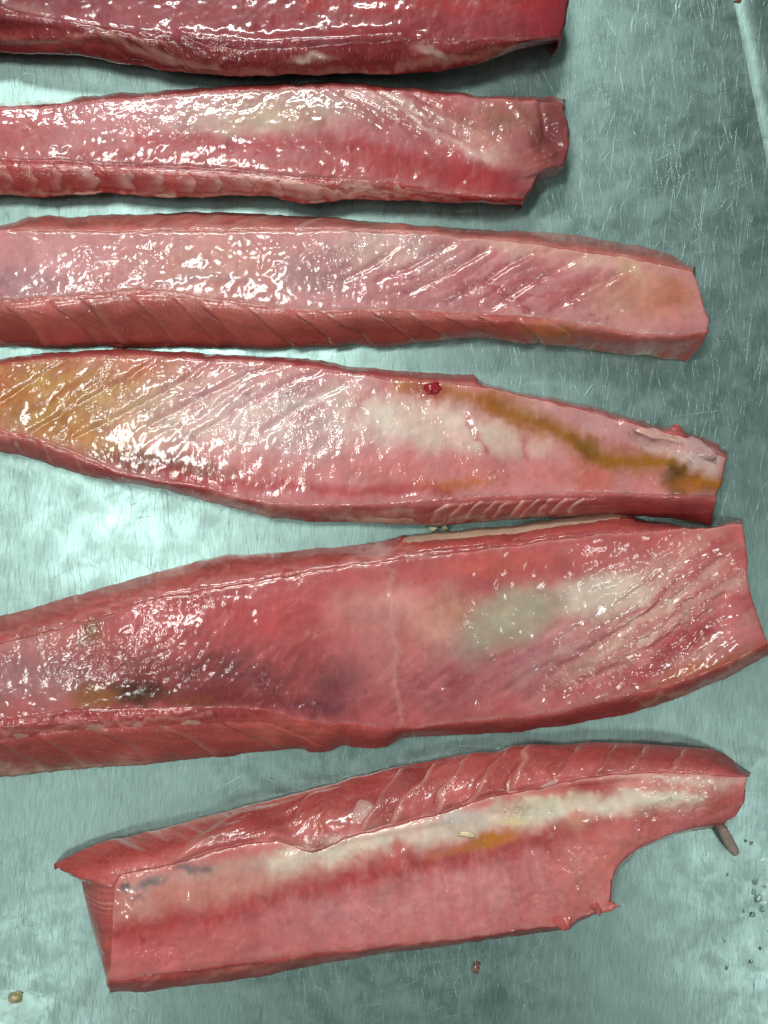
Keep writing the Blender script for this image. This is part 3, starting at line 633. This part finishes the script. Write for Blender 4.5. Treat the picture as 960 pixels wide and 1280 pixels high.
# ---- fifth
S5 = dict(
    U=[(-70, 785), (0, 770), (50, 757), (100, 742), (150, 728), (200, 713), (240, 702), (280, 694), (340, 692), (400, 685), (440, 682), (480, 676), (500, 670), (560, 664), (640, 656), (700, 648), (770, 641), (790, 642), (800, 648), (850, 656), (880, 659), (900, 655), (915, 651), (927, 649)],
    L=[(-70, 982), (0, 972), (60, 966), (120, 960), (200, 953), (280, 945), (340, 938), (378, 936), (388, 940), (410, 939), (428, 931), (450, 935), (470, 936), (484, 933), (502, 922), (560, 920), (640, 915), (720, 905), (800, 889), (860, 868), (920, 842), (962, 818)],
    R1=[(-70, 822), (0, 805), (60, 790), (90, 781), (120, 775), (160, 758), (200, 748), (260, 738), (330, 725), (400, 712), (480, 702), (560, 692), (640, 682), (700, 674), (760, 667), (830, 662), (880, 661), (927, 653)],
    R2=[(-70, 906), (0, 900), (40, 895), (80, 889), (120, 887), (200, 885), (270, 884), (330, 886), (370, 898), (400, 903), (440, 905), (480, 910), (520, 910), (560, 905), (640, 896), (700, 890), (760, 874), (830, 857), (900, 833), (961, 812)],
    E=[(927,649,0),(928,655,.17),(935,700,.38),(934,720,.46),(940,750,.58),(950,780,.72),(957,800,.815),(962,818,1)],
    zU=6, zL=[(0, 3), (0.4, 4), (0.6, 6), (1, 10)], h1=[(0, 32), (0.4, 33), (1, 35)], h2=[(0, 38), (0.3, 36), (0.5, 27), (0.7, 26), (1, 26)], crown=1.6, inL=7, lip=0.25, bulgeL=1.0, endsink=0.05, bulgeE=3, rows=(22, 84, 24), wob=1.8,
    base=(186, 86, 92), flesh=(168, 72, 72),
    lops=[('l', [(690, 840), (760, 800), (840, 750), (900, 700)], 4, (178, 84, 90), 0.5), ('l', [(740, 850), (820, 810), (890, 760), (925, 720)], 4, (178, 84, 90), 0.5), ('l', [(700, 800), (770, 760), (830, 720)], 4, (178, 84, 90), 0.5), ('l', [(560, 860), (640, 815), (700, 780)], 4, (178, 84, 90), 0.5), ('l', [(600, 880), (690, 830)], 4, (178, 84, 90), 0.5), ('b', 50, 845, 110, 40, -10, (162, 108, 112), 0.9), ('b', 40, 800, 60, 12, -15, (190, 120, 120), 0.7), ('b', 200, 800, 110, 24, -10, (186, 92, 94), 0.6), ('b', 360, 765, 160, 22, -8, (190, 72, 78), 0.7), ('b', 260, 850, 150, 30, 5, (132, 60, 64), 0.75), ('s', 300, 835, 130, 36, 5, -42, 6, (96, 50, 56), 0.6), ('b', 290, 870, 110, 10, 6, (120, 40, 48), 0.7), ('b', 425, 855, 34, 24, -30, (106, 56, 64), 0.75), ('b', 400, 885, 40, 10, 0, (96, 44, 56), 0.7), ('b', 165, 866, 48, 16, 4, (66, 36, 16), 0.95), ('b', 115, 872, 26, 20, 0, (150, 92, 46), 0.85), ('b', 240, 878, 50, 8, 3, (120, 56, 30), 0.7), ('b', 115, 784, 14, 14, 30, (116, 66, 28), 0.8), ('b', 110, 800, 20, 12, 0, (150, 110, 96), 0.6),
          ('b', 520, 800, 80, 80, 0, (208, 128, 130), 0.75), ('b', 480, 755, 70, 26, -8, (214, 142, 140), 0.7), ('b', 760, 830, 140, 50, -24, (206, 124, 128), 0.6), ('b', 850, 720, 90, 26, -8, (212, 128, 128), 0.6), ('b', 556, 768, 26, 24, 0, (206, 146, 112), 0.5), ('b', 540, 780, 30, 26, 0, (212, 150, 140), 0.6), ('b', 620, 706, 90, 12, -6, (198, 92, 70), 0.75), ('l', [(500, 722), (640, 700), (800, 682), (930, 668)], 12, (200, 96, 100), 0.6), ('b', 600, 850, 140, 28, -10, (178, 98, 106), 0.75), ('s', 600, 850, 160, 40, -8, -32, 5, (150, 60, 72), 0.7), ('b', 700, 800, 80, 30, -30, (200, 130, 140), 0.6),
          ('s', 830, 770, 130, 60, -32, -34, 12, (224, 190, 178), 0.95), ('s', 800, 780, 120, 60, -32, -34, 9, (178, 78, 86), 0.6), ('b', 850, 805, 80, 10, -38, (168, 56, 64), 0.7), ('b', 915, 790, 30, 40, -20, (206, 110, 116), 0.7), ('b', 870, 838, 80, 9, -22, (192, 104, 66), 0.65), ('l', [(488, 715), (492, 780), (497, 860), (500, 908)], 3.5, (220, 156, 152), 0.38), ('b', 780, 850, 70, 16, -15, (184, 70, 78), 0.6), ('l', [(830, 850), (845, 820), (880, 785)], 5, (160, 60, 70), 0.5), ('B', 750, 744, 60, 27, -8, (224, 196, 186), 0.85), ('b', 590, 808, 36, 26, -14, (172, 136, 132), 0.75), ('B', 640, 770, 68, 37, -20, (180, 158, 142), 0.95), ('b', 450, 700, 12, 6, 0, (214, 170, 168), 0.6), ('b', 920, 665, 20, 14, 0, (206, 100, 104), 0.7)],
    fops=[('b', 180, 722, 200, 16, -16, (162, 66, 66), 0.6), ('s', 250, 720, 330, 30, -14, -12, 4, (186, 96, 92), 0.7), ('l', [(-20, 801), (100, 772), (200, 740), (330, 716), (480, 694)], 3, (196, 130, 130), 0.6), ('l', [(490, 692), (640, 672), (760, 656)], 5, (120, 46, 56), 0.6), ('b', 475, 688, 26, 7, -8, (198, 160, 162), 0.8), ('b', 520, 692, 16, 5, 0, (210, 160, 150), 0.6), ('b', 650, 670, 120, 8, -7, (182, 80, 78), 0.7),
          ('l', [(-20, 906), (100, 894), (240, 888), (330, 892)], 5, (150, 38, 46), 0.8), ('l', [(0, 916), (60, 912), (110, 906), (200, 897), (260, 890)], 2.5, (214, 140, 134), 0.7), ('b', 200, 925, 220, 16, -4, (184, 84, 80), 0.8), ('b', 60, 962, 110, 6, -5, (190, 140, 126), 0.7), ('s', 70, 960, 110, 10, -5, -2, 2.5, (226, 190, 172), 0.8), ('b', 430, 915, 70, 14, 0, (186, 74, 72), 0.8), ('b', 360, 915, 60, 10, 0, (194, 104, 90), 0.5), ('b', 700, 900, 220, 10, -10, (160, 56, 58), 0.6), ('l', [(800, 885), (870, 860), (950, 820)], 3, (206, 160, 140), 0.5)],
    relief=[('g', [(690, 840), (760, 800), (840, 750), (900, 700)], 5, -1.0), ('g', [(740, 850), (820, 810), (890, 760), (925, 720)], 5, -1.0), ('g', [(700, 800), (770, 760), (830, 720)], 5, -1.0), ('g', [(560, 860), (640, 815), (700, 780)], 5, -1.0), ('g', [(600, 880), (690, 830)], 5, -1.0), ('w', 105, 815, 46, 30, 20, 2.0), ('w', 160, 835, 60, 20, 10, 1.5), ('w', 20, 820, 40, 20, -10, 1.2), ('w', 265, 840, 100, 26, 5, 1.6), ('w', 350, 870, 60, 20, 20, 1.3), ('w', 395, 720, 30, 10, 0, 1.2), ('w', 225, 755, 60, 8, -8, 0.9), ('w', 420, 885, 60, 18, -40, 0.9), ('w', 495, 890, 16, 26, 0, 1.2), ('w', 800, 800, 90, 46, -30, 1.4), ('w', 730, 820, 60, 30, -10, 1.0), ('w', 850, 760, 80, 30, -32, 1.2), ('w', 590, 775, 24, 26, 0, 0.7), ('w', 100, 893, 180, 5, -3, 1.3), ('r', 820, 780, 120, 60, -30, -34, 15, 2.0), ('r', 300, 835, 140, 40, 5, -42, 13, 0.5), ('r', 600, 850, 150, 40, -8, -32, 16, 1.0), ('g', [(488, 715), (492, 780), (497, 860), (500, 908)], 4, 0.25), ('g', [(0, 908), (120, 900), (240, 890)], 4, 1.2), ('d', 920, 800, 30, 30, 0, 2)])
# ---- sixth
S6 = dict(
    U=[(68, 1080), (100, 1063), (130, 1052), (200, 1036), (260, 1020), (320, 1005), (380, 990), (440, 973), (480, 962), (540, 950), (600, 940), (620, 940), (640, 932), (660, 931), (700, 932), (740, 927), (800, 929), (850, 933), (890, 936), (915, 950), (925, 960), (936, 967)],
    L=[(139, 1240, 0), (180, 1240, .10), (240, 1232, .18), (320, 1222, .275), (400, 1206, .37), (480, 1192, .465), (560, 1182, .56), (640, 1170, .655), (700, 1163, .725), (714, 1161, .742), (722, 1152, .756), (740, 1144, .775), (757, 1140, .79), (765, 1134, .80), (766, 1120, .812), (767, 1106, .82), (770, 1095, .828), (778, 1082, .838), (800, 1062, .86), (840, 1045, .90), (870, 1038, .945), (900, 1034, 1.0)],
    R1=[(142, 1108), (150, 1094), (200, 1085), (260, 1068), (300, 1058), (350, 1052), (385, 1066), (400, 1064), (430, 1050), (480, 1035), (540, 1020), (600, 1000), (660, 988), (720, 975), (780, 968), (850, 966), (934, 970)],
    R2=[(138, 1224, 0), (200, 1219, .10), (260, 1208, .185), (330, 1200, .275), (400, 1192, .37), (480, 1183, .465), (560, 1175, .56), (640, 1164, .655), (700, 1157, .725), (714, 1154, .742), (722, 1147, .756), (740, 1140, .775), (755, 1136, .79), (761, 1129, .80), (762, 1118, .812), (763, 1105, .82), (766, 1093, .828), (774, 1080, .838), (797, 1059, .86), (838, 1042, .90), (868, 1034, .945), (903, 1029, 1.0)],
    E=[(936,967,0),(935,971,.268),(932,985,.45),(930,1005,.65),(921,1020,.8),(905,1029,.893),(900,1034,1)],
    A=[(68, 1080, 0), (84, 1091, 0.14), (101, 1097, 0.27), (106, 1122, 0.42), (115, 1160, 0.6), (125, 1195, 0.76), (134, 1228, 0.9), (138, 1241, 1)],
    zU=[(0, 10), (0.1, 6), (1, 6)], zL=[(0, 5), (0.6, 5), (0.8, 6), (1, 9)], h1=34, h2=[(0, 26), (0.5, 21), (0.78, 18), (0.80, 18), (0.812, 20.5), (0.82, 22.5), (0.828, 24.5), (0.838, 26), (0.86, 28), (0.90, 28), (1, 24)], crown=3.0, inU=8, inL=1.5, along=60, lip=0.45, rows=(30, 70, 12), wob=1.4, endsink=0.2,
    base=(212, 112, 116), flesh=(172, 74, 74), soft=2,
    lops=[('b', 480, 1130, 220, 40, -10, (216, 130, 138), 0.8), ('b', 250, 1180, 120, 24, -10, (200, 92, 96), 0.6), ('l', [(150, 1168), (280, 1138), (430, 1098), (560, 1073), (660, 1052), (730, 1030), (820, 1010)], 17, (176, 54, 58), 0.85), ('l', [(150, 1138), (280, 1110), (360, 1090)], 16, (206, 138, 128), 0.75), ('l', [(160, 1108), (260, 1088), (340, 1075)], 14, (196, 150, 144), 0.75), ('l', [(340, 1080), (420, 1066), (500, 1046), (600, 1030), (700, 1012), (780, 1002), (870, 994)], 15, (230, 205, 193), 0.97), ('l', [(420, 1052), (520, 1036), (620, 1014)], 8, (224, 188, 180), 0.8), ('b', 575, 1020, 40, 8, -10, (196, 180, 178), 0.6), ('b', 680, 1000, 50, 10, -8, (226, 212, 188), 0.7), ('b', 612, 1050, 32, 8, -14, (200, 120, 22), 0.95), ('b', 570, 1060, 40, 7, -14, (186, 96, 40), 0.6), ('b', 640, 1026, 18, 9, 0, (214, 188, 120), 0.6),
          ('b', 153, 1108, 9, 7, -20, (84, 88, 96), 0.85), ('b', 188, 1104, 17, 7, -10, (98, 96, 104), 0.8), ('b', 238, 1083, 24, 5, 5, (108, 102, 112), 0.75), ('b', 262, 1085, 4, 7, 0, (84, 80, 92), 0.6), ('b', 172, 1122, 12, 4, 0, (130, 96, 104), 0.6), ('b', 178, 1175, 5, 5, 0, (170, 40, 46), 0.7), ('b', 740, 985, 34, 8, -4, (166, 34, 46), 0.8), ('b', 498, 1066, 10, 22, -4, (206, 104, 102), 0.85), ('b', 722, 1027, 16, 12, 0, (208, 132, 118), 0.85), ('b', 690, 988, 50, 4, -6, (196, 84, 80), 0.6), ('b', 860, 975, 70, 6, 2, (230, 190, 182), 0.8), ('b', 900, 980, 26, 10, 0, (226, 188, 182), 0.6), ('b', 830, 985, 60, 6, 2, (206, 110, 110), 0.6), ('b', 900, 1010, 30, 22, 0, (200, 92, 92), 0.7), ('b', 750, 1080, 60, 30, -40, (214, 118, 112), 0.6), ('b', 300, 1210, 190, 8, -8, (176, 62, 66), 0.7), ('s', 560, 1120, 260, 50, -10, 84, 5, (224, 150, 152), 0.5)],
    fops=[('b', 160, 1070, 100, 22, -14, (170, 66, 64), 0.8), ('l', [(215, 1075), (250, 1052), (300, 1040)], 4, (206, 130, 118), 0.5), ('b', 330, 1030, 90, 18, -14, (166, 62, 64), 0.7), ('b', 395, 1040, 14, 24, 20, (202, 116, 108), 0.6), ('b', 500, 1000, 60, 26, -30, (166, 72, 76), 0.6), ('b', 640, 965, 90, 22, -10, (184, 84, 82), 0.6), ('b', 850, 948, 90, 12, 3, (168, 74, 74), 0.7), ('l', [(130, 1052), (300, 1010), (440, 974)], 3, (196, 120, 110), 0.5), ('b', 115, 1120, 12, 60, -10, (186, 84, 80), 0.7), ('l', [(138, 1110), (132, 1150), (136, 1222)], 3, (214, 150, 140), 0.5), ('l', [(240, 1222), (400, 1200), (560, 1178)], 3, (200, 120, 112), 0.6), ('b', 740, 975, 20, 8, 0, (160, 30, 40), 0.7)],
    relief=[('w', 200, 1195, 60, 14, -6, 1.70), ('w', 650, 1012, 36, 14, 0, 2.21), ('w', 440, 1150, 40, 26, 0, 1.53), ('w', 700, 1100, 50, 30, 0, 1.53), ('w', 790, 1030, 60, 22, -30, 1.36), ('w', 880, 1010, 40, 26, 0, 1.87), ('w', 560, 1130, 160, 40, -10, 0.77), ('w', 400, 1055, 70, 8, -10, 1.70), ('w', 170, 1092, 40, 8, -14, 2.04), ('g', [(420, 1052), (500, 1036), (560, 1024)], 4, 1.0), ('g', [(660, 992), (730, 984), (800, 976)], 4, -1.2), ('d', 850, 998, 60, 10, 0, 1.5), ('d', 498, 1066, 9, 20, -4, 1.6), ('d', 722, 1027, 13, 10, 0, 1.3), ('d', 498, 1086, 7, 6, 0, 0.8), ('g', [(215, 1078), (250, 1052), (300, 1036)], 6, 1.6), ('g', [(390, 1062), (404, 1040), (396, 1018)], 5, 2.0), ('r', 330, 1030, 120, 26, -14, -40, 22, 1.0), ('g', [(180, 1222), (260, 1214), (330, 1206)], 2, -1.0)])

L1 = build_loin('dark red loin cut off by the top edge of the photo', S1, 101)
L2 = build_loin('narrow glossy loin with a ragged brownish square end, directly below the topmost loin', S2, 202)
L3 = build_loin('pale pink flat loin whose lower side shows a long row of slanted muscle flakes', S3, 303)
L4 = build_loin('shiny loin stained yellow at its left end with a curved brown streak at its right', S4, 404)
L5 = build_loin('widest loin, with an oval grey patch and a dark olive stain at left', S5, 505)
L6 = build_loin('short loin with both ends in view and a bite-shaped notch in its lower edge', S6, 606)

# ---- muscle flakes
def flakes(L, band, tops, foots, v0, v1, edgecol, amp, edge, **kw):
    for k in range(len(tops) - 1):
        side_patch(L, 'muscle_flake', band, (tops[k], foots[k]), (tops[k + 1] + 3, foots[k + 1] + 3), v0, v1, FLESH, edgecol, amp, M_FLESH,
                   seed=L.seed + 7 * k, edge=edge * random.uniform(0.6, 1.1), **kw)
t3 = [-60, -8, 52, 88, 152, 206, 238, 296, 356, 396, 455, 500, 546, 586, 640, 690]
flakes(L3, 'l', t3, [x + 68 + random.uniform(-6, 6) for x in t3[:-2]] + [672, 722], 0.04, 0.97, (206, 130, 118), 3.4, 0.55, curveu=7, rag=5)
t3u = [150, 215, 268, 340, 420, 520]
flakes(L3, 'u', [x + 10 for x in t3u], [x + 60 for x in t3u], 0.06, 0.94, PALE, 0.7, 0.6, rag=2)
t2 = [-40, 2, 30, 62, 108, 150, 192, 228, 262, 300, 338, 384]
flakes(L2, 'l', t2, [x + 14 for x in t2], 0.14, 0.9, (214, 156, 156), 1.0, 0.7, rag=4, own=0.25, flipped=True, curveu=6, ew=0.22)
t4 = [548, 572, 592, 612, 630, 648, 665, 682, 700, 720, 742]
flakes(L4, 'l', [x + 16 for x in t4], [x - 14 for x in t4], 0.16, 0.9, (226, 180, 168), 1.5, 0.8, rag=3, curveu=-9, ew=0.17)
flakes(L4, 'l', [-60, 8, 44, 84, 124], [-20, 24, 62, 100, 150], 0.1, 0.95, (228, 178, 170), 1.2, 0.6, rag=3)
t5 = [-60, -10, 70, 150, 225, 300]
flakes(L5, 'l', t5, [x + 120 for x in t5], 0.3, 0.97, (206, 132, 124), 2.0, 0.55, rag=5, curveu=10)
t6 = [455, 490, 538, 588, 640, 690]
f6 = [505, 552, 600, 636, 668, 720]
flakes(L6, 'u', t6, f6, 0.03, 0.97, (222, 160, 148), 4.6, 0.8, rag=9, curveu=-12, ew=0.09)
flakes(L6, 'u', [742, 782, 832, 880], [768, 806, 858, 900], 0.05, 0.95, (214, 150, 140), 2.2, 0.4, rag=4)
flakes(L6, 'u', [215, 330, 395], [300, 395, 440], 0.04, 0.95, (210, 136, 124), 3.2, 0.5, rag=8, curveu=-12)
flakes(L6, 'u', [690, 742], [720, 768], 0.05, 0.95, (210, 140, 130), 1.8, 0.4, rag=4)
t1 = [110, 150, 190, 235]
flakes(L1, 'l', t1, [x + 55 for x in t1], 0.1, 0.9, (205, 140, 132), 1.4, 0.5, rag=4)

# ---- scraps of membrane and fat that lie on the sides
def scrap(L, name, band, x0, x1, slant, v0, v1, col, amp, seed, mat=M_FAT):
    o = side_patch(L, name, band, (x0, x0 + slant), (x1, x1 + slant), v0, v1, col, col, amp, mat, seed=seed, edge=0, own=0.5, hump=True, rag=8, nu=14, nv=8)
    return o
scrap(L6, 'membrane_scrap', 'u', 432, 458, 12, 0.18, 0.62, (206, 176, 172), 1.3, 3)
scrap(L6, 'membrane_scrap', 'u', 624, 650, 4, -0.02, 0.36, (226, 190, 184), 1.2, 4)
scrap(L6, 'membrane_scrap', 'u', 672, 698, 6, -0.02, 0.22, (230, 200, 196), 1.2, 5)
scrap(L6, 'membrane_scrap', 'u', 470, 500, 20, 0.0, 0.4, (216, 168, 160), 1.0, 6)
for x, w, s, c in ((8, 26, 11, (196, 164, 158)), (100, 24, 12, (200, 160, 152)), (152, 34, 13, (206, 168, 158)), (224, 34, 14, (208, 176, 164))):
    scrap(L5, 'membrane_scrap', 'l', x, x + w, 12, 0.22, 0.5, c, 0.9, s)
scrap(L2, 'skin_shred', 'l', 82, 126, 4, 0.9, 1.1, (220, 190, 176), 1.0, 21)
scrap(L2, 'skin_shred', 'l', 186, 222, 4, 0.9, 1.12, (226, 196, 184), 1.2, 22)
scrap(L2, 'skin_shred', 'l', 380, 404, 4, 0.86, 1.06, (220, 170, 160), 1.0, 23)
scrap(L2, 'membrane_scrap', 'l', 340, 372, 6, 0.1, 0.45, (226, 180, 172), 1.2, 24)
scrap(L2, 'membrane_scrap', 'l', 152, 166, 3, 0.15, 0.6, (214, 176, 186), 0.9, 25)
scrap(L2, 'membrane_scrap', 'l', 196, 210, 3, 0.12, 0.62, (214, 176, 186), 0.9, 26)
scrap(L4, 'membrane_scrap', 'l', 440, 520, 4, 0.7, 1.02, (226, 190, 172), 1.0, 27)
side_patch(L5, 'fat_strip', 'u', (480, 495), (775, 792), 0.60, 1.04, (218, 186, 168), (230, 210, 190), 1.8, M_FAT, seed=51, edge=0, own=0.72, hump=True, rag=6, nu=60, nv=8)
side_patch(L5, 'muscle_strip', 'u', (495, 500), (640, 645), 0.2, 0.62, (184, 78, 76), PALE, 1.4, M_FLESH, seed=52, edge=0.3, own=0.7, hump=True, rag=5, nu=40, nv=8)
side_patch(L5, 'muscle_strip', 'u', (630, 640), (780, 785), 0.2, 0.62, (180, 76, 74), PALE, 1.2, M_FLESH, seed=53, edge=0.3, own=0.7, hump=True, rag=5, nu=40, nv=8)

# ---- small parts
blob_obj('blood_clot', 540, 487, zat(L4, 540, 487) - 0.0006, 13, 9, 0.0028, 0, M_LINING, L4.root, L4.org, (150, 28, 38), 3, 0.3, wr=0.6)
blob_obj('membrane_flap', 866, 560, zat(L4, 866, 560) - 0.0014, 23, 12, 0.0030, 25, M_LINING, L4.root, L4.org, (200, 152, 156), 5, 0.5, wr=0.8)
blob_obj('membrane_flap', 826, 545, zat(L4, 826, 545) - 0.0006, 26, 6, 0.0022, 16, M_LINING, L4.root, L4.org, (216, 160, 156), 6, 0.5, wr=0.8)
blob_obj('flesh_tip', 845, 539, zat(L4, 845, 539) - 0.0016, 8, 6, 0.0026, 40, M_FLESH, L4.root, L4.org, (186, 90, 90), 7, 0.5)
blob_obj('flesh_flap', 704, 1148, zat(L6, 704, 1144) - 0.0012, 20, 11, 0.0017, 76, M_LINING, L6.root, L6.org, (200, 92, 92), 10, 0.35, taper=0.8)
blob_obj('flesh_flap', 742, 1130, zat(L6, 742, 1128) - 0.0012, 16, 8, 0.0016, 60, M_LINING, L6.root, L6.org, (200, 94, 92), 11, 0.35, taper=0.7)
blob_obj('flesh_tip', 760, 1131, 0.0165, 15, 8, 0.0030, 6, M_LINING, L6.root, L6.org, (206, 110, 106), 14, 0.3, taper=0.8)
blob_obj('cream_bead', 582, 1043, zat(L6, 582, 1043) + 0.0006, 9, 3.4, 0.0012, 6, M_FAT, L6.root, L6.org, (232, 208, 176), 13, 0.5)
for k, (x, y) in enumerate(((541, 661), (556, 660))):
    blob_obj('fat_crumb', x, y, 0.0080, 5 if k == 0 else 3.6, 3, 0.0018, 20 * k, M_FAT, L5.root, L5.org, (230, 218, 176), 60 + k, 0.4, nu=10, nv=7)

def tube(name, pts, r, mat, parent, origin, col, n=12, sub=8):
    """round-ended soft tube through plan points (x, y, z)"""
    P = np.array([world_xyz(np.float64(a), np.float64(b), np.float64(c)) for a, b, c in pts])
    t = np.linspace(0, len(pts) - 1, (len(pts) - 1) * sub + 1)
    C = np.stack([np.interp(t, np.arange(len(pts)), P[:, k]) for k in range(3)], -1)
    R = np.interp(t, np.arange(len(pts)), r)
    d = np.gradient(C, axis=0); d /= np.linalg.norm(d, axis=1, keepdims=True)
    up = np.array([0, 0, 1.0]); s = np.cross(d, up); s /= np.linalg.norm(s, axis=1, keepdims=True); w = np.cross(s, d)
    th = np.linspace(0, 2 * np.pi, n, endpoint=False)
    V = C[:, None] + R[:, None, None] * (np.cos(th)[None, :, None] * s[:, None] + np.sin(th)[None, :, None] * w[:, None])
    F = quads(len(t), n, True).reshape(-1, 4)
    cc = np.empty((V.shape[0] * n, 3)); cc[:] = lin(col)
    return grid_mesh(name, V.reshape(-1, 3), F, cc, np.full(len(cc), 0.2), mat, parent, origin)
tube('clear_vessel', [(896, 1026, 0.012), (903, 1036, 0.011), (910, 1050, 0.0075), (917, 1062, 0.0050), (920, 1067, 0.0046), (921, 1069, 0.0045)], [0.0028, 0.0036, 0.0039, 0.0037, 0.0026, 0.0002], M_GEL, L6.root, L6.org, (190, 130, 120))

# ------------------------------------------------------------------ small things on the table
def single(o, label, cat, group=None):
    o['label'] = label; o['category'] = cat
    if group: o['group'] = group
    return o
def at_table(x, y):
    p = world_xyz(np.float64(x), np.float64(y), np.float64(0)); return (float(p[0]), float(p[1]), 0.0)
single(blob_obj('flesh_scrap', 596, 1209, 0.0005, 5, 7.5, 0.0022, 10, M_SCRAP, None, at_table(596, 1209), (120, 80, 70), 31, 0.3, floor=0.0002), 'tiny brown scrap of flesh on the bare steel below the notched loin', 'fish scrap')
single(blob_obj('yellow_drop', 19, 1247, 0.0, 11, 8, 0.0012, -15, M_YELLOW, None, at_table(19, 1247), (190, 165, 105), 32, 0.2, floor=0.0002), 'yellowish drop of liquid on the steel in the bottom left corner', 'drop')
single(blob_obj('rust_spot', 925, 0, 0.0, 7, 4, 0.0012, 0, M_RUST, None, at_table(925, 0), (90, 62, 30), 33, 0.5, floor=0.0002), 'small brown lump in the fold of the rim at the top right', 'rust')
DR = [(908, 1093, 2.2), (944, 1103, 4), (956, 1107, 3), (942, 1115, 3.4), (947, 1123, 5), (953, 1136, 4.4), (940, 1143, 4), (938, 1202, 3), (908, 1209, 3), (932, 1051, 2.4), (939, 1054, 2.6), (950, 1185, 2), (951, 1119, 3), (929, 1139, 2.4), (905, 1175, 2)]
for k, (x, y, r) in enumerate(DR):
    single(blob_obj('water_drop', x, y, 0.0, r, r * 0.9, r * K * 0.2, 30 * k, M_WATER, None, at_table(x, y), (255, 255, 255), 70 + k, 0.25, nu=14, nv=9, floor=0.0001),
           'tiny clear water drop on the steel near the lower right edge', 'water drop', 'water drops at the lower right')
def film(x0, y0, rx, ry, seed, name, label):
    """thin puddle with a rounded irregular rim"""
    nu, nv = 72, 12
    th = np.linspace(0, 2 * np.pi, nu, endpoint=False)[:, None]; rr = np.linspace(0.01, 1, nv)[None] ** 0.6
    k = 1 + 0.35 * fbm(np.cos(th) * 1.6 + seed, np.sin(th) * 1.6, seed, 4)
    X = x0 + rx * k * rr * np.cos(th); Y = y0 + ry * k * rr * np.sin(th)
    Z = 0.00045 * np.clip(1 - rr ** 2, 0, 1) + 0.0001 + 0 * X
    P = world_xyz(X, Y, Z)
    org = at_table(x0, y0); i = np.arange(nu)[:, None]; j = np.arange(nv - 1)[None]
    F = np.stack([i * nv + j, i * nv + j + 1, ((i + 1) % nu) * nv + j + 1, ((i + 1) % nu) * nv + j], -1).reshape(-1, 4)
    C = np.ones((nu * nv, 3))
    return single(grid_mesh(name, P.reshape(-1, 3), F, C, np.zeros(nu * nv), M_WATER, None, org), label, 'puddle')
film(5, 1268, 58, 30, 3, 'water_puddle', 'thin clear puddle on the steel around the bottom left corner')
film(972, 1120, 26, 62, 5, 'water_puddle', 'thin clear puddle on the steel at the right edge, bright with lamp glare')
